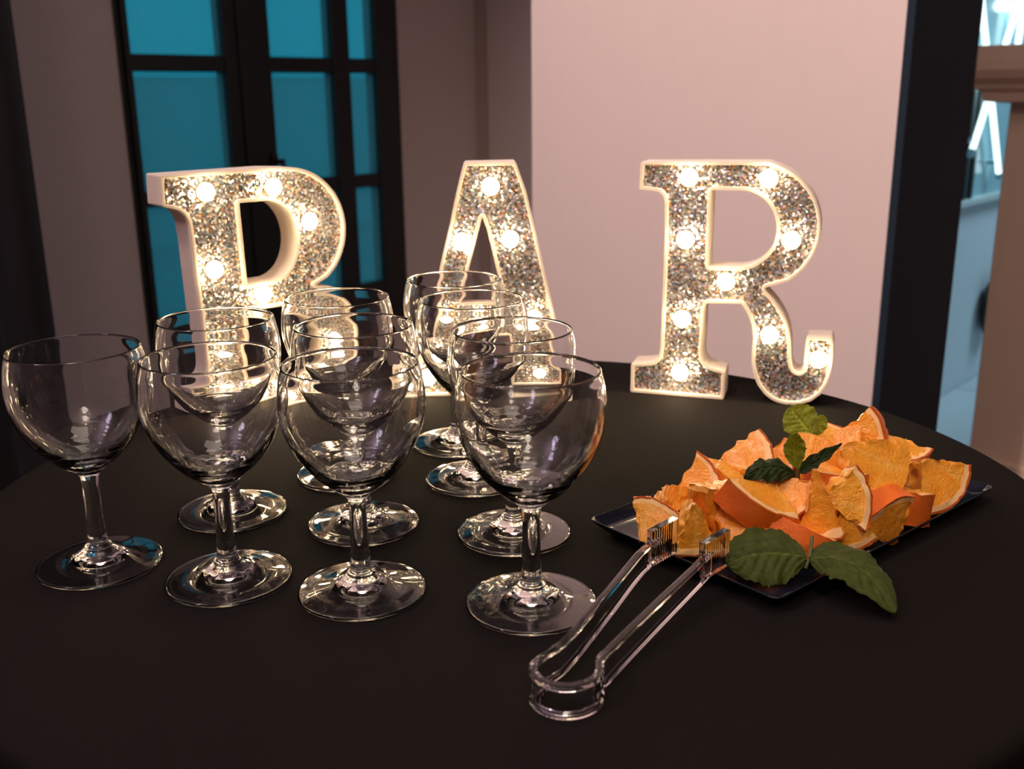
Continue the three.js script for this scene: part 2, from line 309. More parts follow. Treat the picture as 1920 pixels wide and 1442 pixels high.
// ---------------------------------------------------------------- wine glasses
{
  // closed outline from the inside bottom of the bowl, over the rim, down the outside, round the foot: [radius, height]; split into three parts
  const inside = [[0, 0.0635], [0.003, 0.0636], [0.008, 0.0650], [0.0147, 0.0682], [0.0220, 0.0742], [0.0285, 0.0822], [0.0331, 0.0905], [0.0359, 0.0987], [0.0371, 0.1065], [0.0371, 0.1130], [0.0359, 0.1220], [0.0341, 0.1288]];
  const rim = [[0.03415, 0.1295], [0.0345, 0.12995], [0.0350, 0.12995], [0.0354, 0.1295], [0.03555, 0.1288]];
  const out = [[0.0371, 0.1218], [0.0382, 0.1130], [0.0382, 0.1065], [0.0370, 0.0985], [0.0343, 0.0900], [0.0299, 0.0810], [0.0235, 0.0722], [0.0160, 0.0648], [0.0098, 0.0602], [0.0064, 0.0573]];
  const stem = [[0.0050, 0.0545], [0.0047, 0.0510], [0.0047, 0.0430], [0.0049, 0.0330], [0.0052, 0.0230], [0.0054, 0.0165]];
  const foot = [[0.0056, 0.0150], [0.0066, 0.0136], [0.0074, 0.0128], [0.0078, 0.0118], [0.0098, 0.0098], [0.0124, 0.0084], [0.0150, 0.0070], [0.0200, 0.0055], [0.0260, 0.0042], [0.0320, 0.0032], [0.0344, 0.0026], [0.03485, 0.0018], [0.0345, 0.0009], [0.0335, 0.0004], [0.0320, 0.0006], [0.0250, 0.0016], [0.0150, 0.0026], [0.0060, 0.0030], [0, 0.0031]];
  const PER = 18; const smooth = (pts, per) => { const c = new THREE.CatmullRomCurve3(pts.map(([r, y]) => V(r, y, 0)), false, 'centripetal'); const o = []; const n = (pts.length - 1) * per; for (let i = 0; i <= n; i++) { const q = c.getPoint(i / n); o.push([Math.max(0, q.x), q.y]); } return o; };
  const all = smooth([...inside, ...rim, ...out, ...stem, ...foot], PER);
  const cut1 = (inside.length + rim.length + out.length - 1) * PER, cut2 = cut1 + stem.length * PER;
  const nrm = all.map((p, i) => { const a = all[Math.max(0, i - 1)], b = all[Math.min(all.length - 1, i + 1)], dx = b[0] - a[0], dy = b[1] - a[1], l = Math.hypot(dx, dy) || 1; return [-dy / l, dx / l]; });
  nrm[0] = [0, 1]; nrm[all.length - 1] = [0, -1];
  const SEG = 144;
  let sgn = 1;
  const ripple = (i, a) => { // faint pressing waves on the lower bowl and on the foot
    const y = all[i][1], r = all[i][0]; let k = 0;
    if (i < cut1) k = 0.00020 * Math.max(0, Math.min(1, (0.081 - y) / 0.012)) * Math.min(1, r / 0.006);
    else if (i > cut2) k = 0.00002 * Math.max(0, Math.min(1, (r - 0.014) / 0.008)) * Math.max(0, Math.min(1, (0.034 - r) / 0.003));
    if (!k) return 0;
    const c = Math.cos(a) * 3, s = Math.sin(a) * 3, v = i < cut1 ? y * 460 : r * 110, q = i < inside.length * PER ? 0 : 7;
    return k * (noise3(c * 0.45 + q, s * 0.45, v, 31) + 0.4 * noise3(c * 1.1 + q, s * 1.1, v * 1.8, 32));
  };
  const lathe = (i0, i1) => {
    const p = [], n = [], idx = [], c = i1 - i0 + 1;
    for (let s = 0; s <= SEG; s++) { const a = s / SEG * Math.PI * 2, ca = Math.cos(a), sa = Math.sin(a); for (let i = i0; i <= i1; i++) { const w = ripple(i, a); p.push((all[i][0] + w * nrm[i][0]) * ca, all[i][1] + w * nrm[i][1], (all[i][0] + w * nrm[i][0]) * sa); { const e = 0.004, j0 = Math.max(i0, i - 1), j1 = Math.min(i1, i + 1), dl = Math.hypot(all[j1][0] - all[j0][0], all[j1][1] - all[j0][1]) || 1, gu = (ripple(j1, a) - ripple(j0, a)) / dl, ga = all[i][0] > 0.004 ? (ripple(i, a + e) - ripple(i, a - e)) / (2 * e * all[i][0]) : 0; const tx = -nrm[i][1] * sgn, ty = nrm[i][0] * sgn; let nr = nrm[i][0] - gu * tx, ny = nrm[i][1] - gu * ty; n.push(nr * ca + ga * sa, ny, nr * sa - ga * ca); } } }
    for (let s = 0; s < SEG; s++) for (let i = 0; i < c - 1; i++) { const q = s * c + i; idx.push(q, q + c, q + 1, q + 1, q + c, q + c + 1); }
    const g = new THREE.BufferGeometry(); g.setAttribute('position', new THREE.Float32BufferAttribute(p, 3)); g.setAttribute('normal', new THREE.Float32BufferAttribute(n, 3)); g.setIndex(idx); return g;
  };
  const nm = nrm[2 * PER]; const flip = nm[1] < 0; if (flip) sgn = -1; if (flip) nrm.forEach((q) => { q[0] *= -1; q[1] *= -1; });
  nrm[0] = [0, 1]; nrm[all.length - 1] = [0, -1];
  const bowl = lathe(0, cut1), stemG = lathe(cut1, cut2), footG = lathe(cut2, all.length - 1);
  // wind triangles to agree with the normals
  for (const g of [bowl, stemG, footG]) {
    const P = g.attributes.position, Nn = g.attributes.normal, I = g.index.array, a = V(0, 0, 0), b = V(0, 0, 0), c = V(0, 0, 0), n = V(0, 0, 0);
    for (let k = 0; k < I.length; k += 3) { a.fromBufferAttribute(P, I[k]); b.fromBufferAttribute(P, I[k + 1]); c.fromBufferAttribute(P, I[k + 2]); n.fromBufferAttribute(Nn, I[k]).add(V(0, 0, 0).fromBufferAttribute(Nn, I[k + 1])); b.sub(a); c.sub(a); if (b.cross(c).dot(n) < 0) { const t = I[k + 1]; I[k + 1] = I[k + 2]; I[k + 2] = t; } }
  }
  const spots = [
    [-0.2411, -0.5466, 'empty wine glass at the far left, standing alone with nothing behind it'],
    [-0.1605, -0.5251, 'empty wine glass second from the left in the front row'],
    [-0.0832, -0.5086, 'empty wine glass third from the left in the front row'],
    [0.0092, -0.4921, 'empty wine glass at the right end of the front row, its foot behind the tongs'],
    [-0.1834, -0.6215, 'empty wine glass before the stem of the letter B, second row at left'],
    [-0.0947, -0.5992, 'empty wine glass in the second row, middle of the three in a line'],
    [0.0003, -0.5831, 'empty wine glass right behind the front row glass by the tongs'],
    [-0.1190, -0.6876, 'rearmost wine glass before the lower bowl of the letter B'],
    [-0.0264, -0.6760, 'empty wine glass third from the front in the line before the letter A'],
    [-0.0425, -0.7537, 'rearmost wine glass of all, closest to the letter A'],
  ];
  let proto;
  spots.forEach(([x, z, label], i) => {
    let o;
    if (!i) { o = proto = thing('wine_glass', label, 'wine glass', [x, TY, z], 0, 'empty wine glasses on the black table'); part('bowl', bowl, glassMat, o); part('stem', stemG, glassMat, o); part('foot', footG, glassMat, o); }
    else { o = proto.clone(); o.name = numbered('wine_glass'); tag(o, label, 'wine glass', 'empty wine glasses on the black table'); o.position.set(x, TY, z); o.rotation.y = i * 0.7; scene.add(o); }
  });
}

// ---------------------------------------------------------------- marquee letters B, A, R
{
  const round = (pts, n = 2) => { for (let k = 0; k < n; k++) { const o = []; for (let i = 0; i < pts.length; i++) { const a = pts[i], b = pts[(i + 1) % pts.length]; o.push([a[0] * 0.75 + b[0] * 0.25, a[1] * 0.75 + b[1] * 0.25], [a[0] * 0.25 + b[0] * 0.75, a[1] * 0.25 + b[1] * 0.75]); } pts = o; } return pts; };
  // corners kept tight: each straight edge is given extra points near its ends before rounding
  const tight = (pts, r = 0.0035) => { const o = []; for (let i = 0; i < pts.length; i++) { const a = pts[i], b = pts[(i + 1) % pts.length], L = Math.hypot(b[0] - a[0], b[1] - a[1]); o.push(a); if (L > 3 * r) { o.push([a[0] + (b[0] - a[0]) * r / L, a[1] + (b[1] - a[1]) * r / L], [b[0] - (b[0] - a[0]) * r / L, b[1] - (b[1] - a[1]) * r / L]); } } return round(o, 2); };
  const area = (p) => p.reduce((s, a, i) => { const b = p[(i + 1) % p.length]; return s + a[0] * b[1] - b[0] * a[1]; }, 0) / 2;
  const offset = (p, d) => { // positive d moves inwards for a counter-clockwise outline
    if (area(p) < 0) p = [...p].reverse();
    return p.map((q, i) => { const a = p[(i + p.length - 1) % p.length], b = p[(i + 1) % p.length]; let e1 = [q[0] - a[0], q[1] - a[1]], e2 = [b[0] - q[0], b[1] - q[1]]; const l1 = Math.hypot(...e1) || 1, l2 = Math.hypot(...e2) || 1; let n = [-(e1[1] / l1 + e2[1] / l2), e1[0] / l1 + e2[0] / l2]; const l = Math.hypot(...n) || 1, c = Math.max(0.55, l / 2); return [q[0] + n[0] / l * d / c, q[1] + n[1] / l * d / c]; });
  };
  const shapeOf = (outer, holes = []) => { const v = (p) => p.map((q) => new THREE.Vector2(...q)), s = new THREE.Shape(v(outer)); for (const h of holes) s.holes.push(new THREE.Path(v(h))); return s; };
  const D = 0.030, WALL = 0.0022, RECESS = 0.0045;
  const dome = (() => { const p = []; for (let i = 0; i <= 6; i++) { const a = i / 6 * Math.PI / 2; p.push(new THREE.Vector2(0.0070 * Math.cos(a) + 1e-5, 0.0062 * Math.sin(a) + 0.001)); } p.unshift(new THREE.Vector2(0.0070, 0)); p.unshift(new THREE.Vector2(1e-5, 0)); const g = new THREE.LatheGeometry(p, 18); g.rotateX(Math.PI / 2); return g; })();
  const collar = new THREE.TorusGeometry(0.0075, 0.0007, 8, 24);
  const collarMat = M([0.8, 0.72, 0.6], 0.4);
  function letter(label, pos, turn, outer, holes, bulbs, name) {
    const L = thing(name, label, 'light-up letter', pos, turn, 'light-up letters along the back of the table');
    const o = tight(outer), hs = holes.map((h) => tight(h)), ex = { bevelEnabled: true, bevelThickness: 0.0006, bevelSize: 0.0006, bevelSegments: 2, curveSegments: 4 };
    const rings = [shapeOf(offset(o, 0.0006), [offset(o, WALL)]), ...hs.map((h) => shapeOf(offset(h, -WALL), [offset(h, -0.0006)]))];
    const g = mergeGeometries(rings.map((s) => { const e = new THREE.ExtrudeGeometry(s, { ...ex, depth: D - 0.0012 }); e.translate(0, 0, -D + 0.0006); return e; }));
    part('rim', g, whitePlastic, L, 'cream plastic rim and side wall');
    const back = new THREE.ExtrudeGeometry(shapeOf(offset(o, 0.001), hs.map((h) => offset(h, -0.001))), { depth: 0.002, bevelEnabled: false }); back.translate(0, 0, -D + 0.0002); part('back_panel', back, whitePlastic, L);
    const face = new THREE.ExtrudeGeometry(shapeOf(offset(o, WALL - 0.0003), hs.map((h) => offset(h, -WALL + 0.0003))), { depth: 0.002, bevelEnabled: false }); face.translate(0, 0, -RECESS - 0.002); part('glitter_panel', face, glitter, L, 'face of silver glitter flakes');
    for (const [x, y] of bulbs) {
      const b = part('bulb', dome, bulbMat, L, 'glowing warm white bulb'); b.position.set(x, y, -RECESS + 0.0002);
      part('collar', collar, collarMat, b).position.set(0, 0, 0.0008);
      const p = new THREE.PointLight(new THREE.Color().setRGB(...BULB_COLOR), BULB_LIGHT); p.position.set(x, y, -RECESS + 0.0105); p.shadow.radius = 0.25; p.castShadow = true; L.add(p);
    }
    return L;
  }
  const arc = (cx, cy, rx, ry, a0, a1, n) => { const o = []; for (let i = 0; i <= n; i++) { const a = R(a0 + (a1 - a0) * i / n); o.push([cx + rx * Math.cos(a), cy + ry * Math.sin(a)]); } return o; };

  // B
  const Bo = [[-0.0066, 0.2035], [0.088, 0.2045], ...arc(0.102, 0.1495, 0.0548, 0.0545, 80, -52, 14), [0.1225, 0.1010], [0.128, 0.0995], ...arc(0.108, 0.0525, 0.0585, 0.0535, 58, -86, 14), [0.09, -0.0005], [0.0005, 0], [-0.0075, 0.004], [-0.0072, 0.0245], [0.0, 0.0262], [0.010, 0.0285], [0.0150, 0.0340], [0.0163, 0.0440], [0.0152, 0.1], [0.0140, 0.150], [0.0128, 0.166], [0.009, 0.1735], [0.0015, 0.1772], [-0.0078, 0.1790]];
  const Bh1 = [[0.0572, 0.1775], [0.082, 0.1775], ...arc(0.082, 0.1437, 0.0258, 0.0338, 80, -80, 10), [0.082, 0.1098], [0.0585, 0.1095]];
  const Bh2 = [[0.0588, 0.0868], [0.090, 0.0868], ...arc(0.092, 0.0567, 0.0240, 0.0300, 80, -80, 10), [0.090, 0.0265], [0.0592, 0.0265]];
  letter('light-up letter B in silver glitter with a cream rim, leftmost letter', [-0.2661, TY, -0.8134], R(40), Bo, [Bh1, Bh2],
    [[0.0303, 0.1880], [0.0904, 0.1880], [0.1225, 0.1565], [0.0318, 0.1246], [0.0735, 0.0985], [0.0345, 0.0580], [0.1370, 0.0480], [0.0345, 0.0160], [0.0750, 0.0130], [0.1120, 0.0145]], 'letter_b');
  // A
  const Ao = [[-0.0205, 0.2058], [0.0230, 0.2062], [0.0245, 0.2020], [0.0316, 0.1822], [0.0406, 0.1442], [0.0498, 0.1020], [0.0575, 0.0687], [0.0655, 0.0330], [0.0685, 0.0268], [0.0765, 0.0255], [0.0775, 0.0], [0.0165, 0.0], [0.0165, 0.0255], [0.0265, 0.0270], [0.0255, 0.0330], [0.0205, 0.0540], [-0.0345, 0.0540], [-0.0400, 0.0330], [-0.0405, 0.0270], [-0.0375, 0.0255], [-0.0375, 0.0], [-0.0795, 0.0], [-0.0795, 0.0255], [-0.0690, 0.0268], [-0.0645, 0.0330], [-0.0565, 0.0640], [-0.0445, 0.1132], [-0.0340, 0.1540], [-0.0283, 0.1785], [-0.0222, 0.2010]];
  const Ah = [[-0.0062, 0.1600], [-0.0100, 0.1465], [-0.0216, 0.1050], [-0.0262, 0.0870], [0.0118, 0.0870], [0.0060, 0.1123], [-0.0023, 0.1495]];
  letter('light-up letter A in silver glitter with a cream rim, middle letter', [-0.0179, TY, -0.885], R(2), Ao, [Ah],
    [[0.0014, 0.1855], [-0.0242, 0.1385], [0.0178, 0.1400], [-0.0425, 0.0735], [-0.0080, 0.0700], [0.0380, 0.0695], [0.0470, 0.0175], [-0.0575, 0.0172]], 'letter_a');
  // R
  const Ro = [[0.0006, 0.2050], [0.0567, 0.2056], [0.1065, 0.2060], ...arc(0.0985, 0.1520, 0.0527, 0.0535, 72, -56, 14), [0.1090, 0.1014], [0.1100, 0.0985], [0.1157, 0.0929], [0.1222, 0.0849], [0.1273, 0.0765], [0.1309, 0.0674], [0.1331, 0.0563], [0.1339, 0.0433], [0.1348, 0.0356], [0.1370, 0.0310], [0.1406, 0.0291], [0.1434, 0.0301], [0.1447, 0.0343], [0.1450, 0.0441], [0.1452, 0.0560], [0.1463, 0.0612], [0.1670, 0.0618], [0.1682, 0.0569], [0.1686, 0.0441], [0.1679, 0.0328], [0.1657, 0.0212], [0.1611, 0.0118], [0.1532, 0.0047], [0.1428, 0.0006], [0.1320, 0.0], [0.1225, 0.0018], [0.1144, 0.0072], [0.1076, 0.0158], [0.1037, 0.0247], [0.1016, 0.0345], [0.1013, 0.0461], [0.1016, 0.0575], [0.0998, 0.0688], [0.0965, 0.0775], [0.0905, 0.0866], [0.0605, 0.0856], [0.0591, 0.0795], [0.0588, 0.0549], [0.0583, 0.0432], [0.0593, 0.0349], [0.0632, 0.0301], [0.0705, 0.0276], [0.0793, 0.0262], [0.0793, 0.0], [-0.0040, 0.0004], [-0.0040, 0.0272], [0.0100, 0.0286], [0.0170, 0.0303], [0.0205, 0.0345], [0.0217, 0.0420], [0.0221, 0.0559], [0.0226, 0.1054], [0.0226, 0.1455], [0.0219, 0.1707], [0.0204, 0.1769], [0.0160, 0.1803], [-0.0006, 0.1815]];
  const Rh = [[0.0608, 0.1822], [0.0881, 0.1824], ...arc(0.0865, 0.1502, 0.0295, 0.0320, 74, -80, 10), [0.0867, 0.1180], [0.0608, 0.1177]];
  letter('light-up letter R in silver glitter with a cream rim, rightmost letter', [0.1109, TY, -0.8877], R(-18), Ro, [Rh],
    [[0.0415, 0.1919], [0.1070, 0.1921], [0.0403, 0.1393], [0.1280, 0.1418], [0.0762, 0.1046], [0.0399, 0.0699], [0.1153, 0.0600], [0.0396, 0.0213], [0.1568, 0.0414]], 'letter_r');
}

// ---------------------------------------------------------------- plate
const PC = [0.1815, -0.605], PT = R(40.1), PL = 0.238, PW = 0.140;
{
  const t = thing('serving_plate', 'dark navy rectangular plate piled with orange chunks', 'plate', [PC[0], TY, PC[1]], PT);
  // rings of a rounded rectangle: [inset, height]
  const prof = [[0.016, 0.0034], [0.010, 0.0038], [0.0045, 0.0050], [0.0018, 0.0090], [0.0010, 0.0102], [0, 0.0100], [0.0002, 0.0092], [0.004, 0.0055], [0.0085, 0.0012], [0.010, 0.0002], [0.013, 0.0003]];
  const ring = (ins, rad, n = 8) => { const o = [], hx = PL / 2 - ins, hz = PW / 2 - ins, r = Math.max(0.001, rad - ins * 0.25); for (const [sx, sz, a0] of [[1, 1, 0], [-1, 1, 90], [-1, -1, 180], [1, -1, 270]]) for (let i = 0; i <= n; i++) { const a = R(a0 + 90 * i / n); o.push([sx * (hx - r) + r * Math.cos(a), sz * (hz - r) + r * Math.sin(a)]); } return o; };
  const rings = prof.map(([ins]) => ring(ins, 0.0065)), n = rings[0].length, p = [], idx = [];
  rings.forEach((q, k) => q.forEach(([x, z]) => p.push(x, prof[k][1], z)));
  for (let k = 0; k + 1 < rings.length; k++) for (let i = 0; i < n; i++) { const a = k * n + i, b = k * n + (i + 1) % n; idx.push(a, b, a + n, b, b + n, a + n); }
  const c0 = p.length / 3; p.push(0, 0.0030, 0, 0, 0.0004, 0); const last = (rings.length - 1) * n;
  for (let i = 0; i < n; i++) { idx.push(c0, (i + 1) % n, i); idx.push(c0 + 1, last + i, last + (i + 1) % n); }
  const g = new THREE.BufferGeometry(); g.setAttribute('position', new THREE.Float32BufferAttribute(p, 3)); g.setIndex(idx); g.computeVertexNormals();
  const m = part('dish', g, plateMat, t); void m;
}

// ---------------------------------------------------------------- orange chunks
{
  const pulp = texture(512, (x, y) => { // x runs outwards, y round the slice
    const a = tileNoise(x, y, 12, 11), s = tileNoise((x * 0.25 + 0.08 * a) % 1, y, 64, 12), f = tileNoise((x * 0.3) % 1, y, 128, 13);
    const mem = Math.pow(Math.abs(Math.sin(y * Math.PI * 3 + 0.25 * a)), 24), v = 0.5 + 0.28 * (s - 0.5) + 0.16 * (f - 0.5) + 0.35 * (a - 0.5);
    const c = [0.965 + 0.03 * v, 0.585 + 0.16 * v, 0.11 + 0.18 * v]; return c.map((q, i) => q + mem * [0.01, 0.06, 0.10][i]);
  }, true);
  const pulpBump = texture(512, (x, y) => { const a = tileNoise(x, y, 20, 14), s = tileNoise((x * 0.4 + 0.1 * a) % 1, y, 64, 15); const n = 0.75 * s + 0.25 * a; return [n, n, n]; });
  const dimples = texture(256, (x, y) => { let d = 1; const n = 40, X = x * n, Y = y * n; for (let i = -1; i <= 1; i++) for (let j = -1; j <= 1; j++) { const cx = (Math.floor(X) + i + n) % n, cy = (Math.floor(Y) + j + n) % n; d = Math.min(d, Math.hypot(Math.floor(X) + i + 0.2 + 0.6 * hash(cx, cy, 9) - X, Math.floor(Y) + j + 0.2 + 0.6 * hash(cx, cy, 8) - Y)); } const v = Math.min(1, d * 1.8); return [v, v, v]; });
  const fleshM = [[1, 1, 1], [1, 0.94, 0.9], [0.97, 0.86, 0.72]].map((c) => M(c, 0.3, { map: pulp, bumpMap: pulpBump, bumpScale: 0.0004, clearcoat: 0.3, clearcoatRoughness: 0.22 }));
  const pithM = M([0.95, 0.60, 0.25], 0.6), peelM = M([0.98, 0.19, 0.010], 0.38, { bumpMap: dimples, bumpScale: 0.0003, clearcoat: 0.25, clearcoatRoughness: 0.3 });
  function solid(r0, r1, ha, th, rough, sd, nr = 10, na = 16, nt = 5) {
    const P = (i, j, k) => { // corner-rounded sector block
      const r = r0 + (r1 - r0) * i, a = ha * (2 * j - 1), z = th * (k - 0.5), x = r * Math.cos(a), y = r * Math.sin(a), n = rough;
      const rag = r0 < 0.01 ? Math.max(0, 1 - i / 0.16, (Math.abs(2 * j - 1) - 0.84) / 0.16) : 1, edge = 0.3 + 1.9 * rag;
      return V(x + 0.0012 * noise3(x * 60, y * 60 + 5, z * 60, sd + 4) + n * edge * noise3(x * 260, y * 260, z * 260, sd), y + 0.0012 * noise3(x * 60 + 5, y * 60, z * 60, sd + 4) + n * edge * noise3(x * 260 + 9, y * 260, z * 260, sd + 1), z + n * edge * noise3(x * 260, y * 260 + 7, z * 260, sd + 2) + 0.0010 * noise3(x * 70, y * 70, z * 40, sd + 3));
    };
    const rim = (u, v) => [u * 0.5 + sd * 0.13, v * 0.5], out = [];
    out.push(gridGeo(nr, na, (u, v) => P(u, v, 1), (u, v) => [u * 0.9, v * ha / 1.6 + sd * 0.17])); out.push(gridGeo(na, nr, (u, v) => P(v, u, 0), (u, v) => [v * 0.9, u * ha / 1.6 + sd * 0.31]));
    out.push(gridGeo(nt, nr, (u, v) => P(v, 1, u), rim)); out.push(gridGeo(nr, nt, (u, v) => P(u, 0, v), rim));
    out.push(gridGeo(na, nt, (u, v) => P(1, u, v), (u, v) => [u * ha * 2.0, v * 0.7])); out.push(gridGeo(nt, na, (u, v) => P(0, v, u), rim));
    return mergeGeometries(out);
  }
  // [x, height above the table, z, peel direction, cut face direction, half angle, radius, thickness, label]
  const G = 'orange chunks on the dark plate';
  const list = [
    [0.0856, 0.0170, -0.5576, [0.4, 0.6, -0.2], [-0.5, 0.35, 0.8], 40, 0.030, 0.014, 'orange chunk with wet amber pulp at the plate corner, behind the left tong tip'],
    [0.1031, 0.0200, -0.5427, [0.05, -1, 0.1], [0.1, 0.3, 0.95], 24, 0.034, 0.014, 'pointed orange wedge standing between the two tong tips'],
    [0.0982, 0.0180, -0.5841, [0.3, -0.6, -0.5], [-0.4, 0.3, 0.85], 34, 0.030, 0.015, 'ragged orange chunk nearest the left plate rim, behind the left tong tip'],
    [0.1180, 0.0250, -0.6049, [0.75, 0.5, 0.1], [-0.55, 0.3, 0.75], 30, 0.031, 0.014, 'orange chunk with peel turned up to the right on the left side of the pile'],
    [0.1171, 0.0280, -0.5604, [0.5, -0.6, -0.4], [0.1, 0.5, 0.85], 32, 0.036, 0.014, 'smooth orange slab without peel, above the two tong tips'],
    [0.1547, 0.0290, -0.6249, [0.9, 0.15, 0.2], [0, 0.8, 0.6], 36, 0.036, 0.016, 'broad orange chunk with pale pulp on top, behind the dark mint leaf'],
    [0.1350, 0.0200, -0.6146, [-0.6, 0.1, 0.75], [0.3, 0.9, 0.2], 30, 0.030, 0.022, 'narrow dark orange chunk left of the broad pale one'],
    [0.1412, 0.0330, -0.5501, [-0.3, -0.2, 0.93], [0.42, 0.85, 0.3], 38, 0.038, 0.017, 'orange wedge showing a long bright band of peel to the front'],
    [0.1336, 0.0190, -0.5480, [0.35, 0.6, -0.6], [-0.3, 0.7, 0.65], 42, 0.036, 0.015, 'orange slice with a white pith arc just above the large round mint leaf'],
    [0.1643, 0.0140, -0.5397, [0.1, 0.2, 0.95], [0.45, 0.85, -0.1], 40, 0.034, 0.016, 'orange wedge with dull peel between the two large front mint leaves'],
    [0.1648, 0.0300, -0.5616, [0.7, -0.4, 0.55], [-0.2, 0.75, 0.6], 34, 0.028, 0.015, 'orange chunk with pith and a peel corner under the mint sprig'],
    [0.1766, 0.0300, -0.5475, [0.1, -0.95, 0.2], [-0.3, 0.2, 0.9], 18, 0.042, 0.015, 'tall ragged orange piece standing upright at the front middle'],
    [0.1928, 0.0340, -0.5520, [0.95, 0, -0.1], [0.1, 0.45, 0.9], 38, 0.031, 0.014, 'orange slab with a straight white pith edge on its right'],
    [0.1917, 0.0180, -0.5480, [0.1, -0.95, 0.25], [0.2, 0.3, 0.93], 30, 0.032, 0.014, 'orange chunk with white pith at its foot beside the right mint leaf'],
    [0.2179, 0.0180, -0.5628, [-0.3, 0.8, 0.2], [0.35, 0.0, 0.93], 40, 0.032, 0.016, 'shaded brownish orange chunk at the front rim of the plate'],
    [0.2406, 0.0160, -0.5833, [0.3, 0.1, 0.93], [0.2, 0.95, -0.1], 30, 0.028, 0.020, 'small orange chunk with peel to the front left of the end chunk'],
    [0.2667, 0.0200, -0.6062, [0.6, -0.7, 0.2], [0.3, 0.3, 0.9], 44, 0.036, 0.018, 'orange chunk at the right end of the pile, nearest the bare plate corner'],
    [0.2569, 0.0200, -0.6225, [-0.6, 0.2, -0.6], [-0.2, 0.3, 0.9], 30, 0.028, 0.014, 'small plain orange chunk tucked behind the right end chunk'],
    [0.2184, 0.0350, -0.5872, [0.7, -0.6, 0.2], [0.05, 0.7, 0.7], 46, 0.044, 0.016, 'largest flat orange slab lying across the middle of the pile'],
    [0.1940, 0.0340, -0.5827, [0, 0.15, 0.97], [0.1, 0.97, -0.15], 34, 0.036, 0.012, 'orange wedge with a level strip of peel right of the mint stem'],
    [0.1927, 0.0340, -0.6115, [0.5, 0.6, -0.5], [-0.2, 0.4, 0.9], 34, 0.034, 0.014, 'orange chunk behind the narrow mint leaf of the sprig'],
    [0.2106, 0.0320, -0.6545, [0.3, 0.2, -0.8], [-0.1, 0.8, 0.6], 34, 0.032, 0.016, 'fringed pale orange chunk at the back beside the light green leaf'],
    [0.2276, 0.0430, -0.6292, [0.9, 0.2, 0.35], [-0.45, 0.3, 0.83], 36, 0.036, 0.017, 'topmost orange wedge with a wide pith band and peel on its right'],
    [0.2141, 0.0400, -0.6166, [-0.5, 0.5, -0.6], [0, 0.6, 0.8], 30, 0.030, 0.014, 'plain orange chunk leaning against the front of the topmost wedge'],
    [0.2541, 0.0270, -0.6360, [0.3, -0.35, 0.85], [0.1, 0.85, 0.5], 42, 0.032, 0.017, 'orange wedge with glassy pulp on top and peel in front, at the back right'],
    [0.1774, 0.0250, -0.6397, [0.8, 0.1, 0.4], [-0.2, 0.6, 0.75], 32, 0.028, 0.014, 'small orange chunk with pinkish pith left of the mint sprig, at the back'],
  ];
  list.forEach(([x, y, z, pd, fd, ha, rad, th, label], i) => {
    const t = thing('orange_chunk', label, 'orange piece', [x, TY + y, z], 0, G), c = -rad * 0.58, h = R(ha);
    const X = V(...pd).normalize(), Z = V(...fd); Z.addScaledVector(X, -Z.dot(X)).normalize(); const Y = Z.clone().cross(X);
    t.quaternion.setFromRotationMatrix(new THREE.Matrix4().makeBasis(X, Y, Z));
    const sd = i * 5 + 1;
    const bare = [4, 6, 17, 18, 20, 23].includes(i);
    part('flesh', solid(0.003, rad * (bare ? 1 : 0.885), h, th, 0.0008, sd, 22, 30, 7).translate(c, 0, 0), fleshM[i % 3], t);
    if (bare) return;
    part('pith', solid(rad * 0.86, rad * 0.965, h * 1.0, th * 1.01, 0.0004, sd, 2, 18, 4).translate(c, 0, 0), pithM, t);
    part('peel', solid(rad * 0.955, rad, h * 1.01, th * 1.015, 0.0003, sd, 2, 18, 5).translate(c, 0, 0), peelM, t);
  });
}

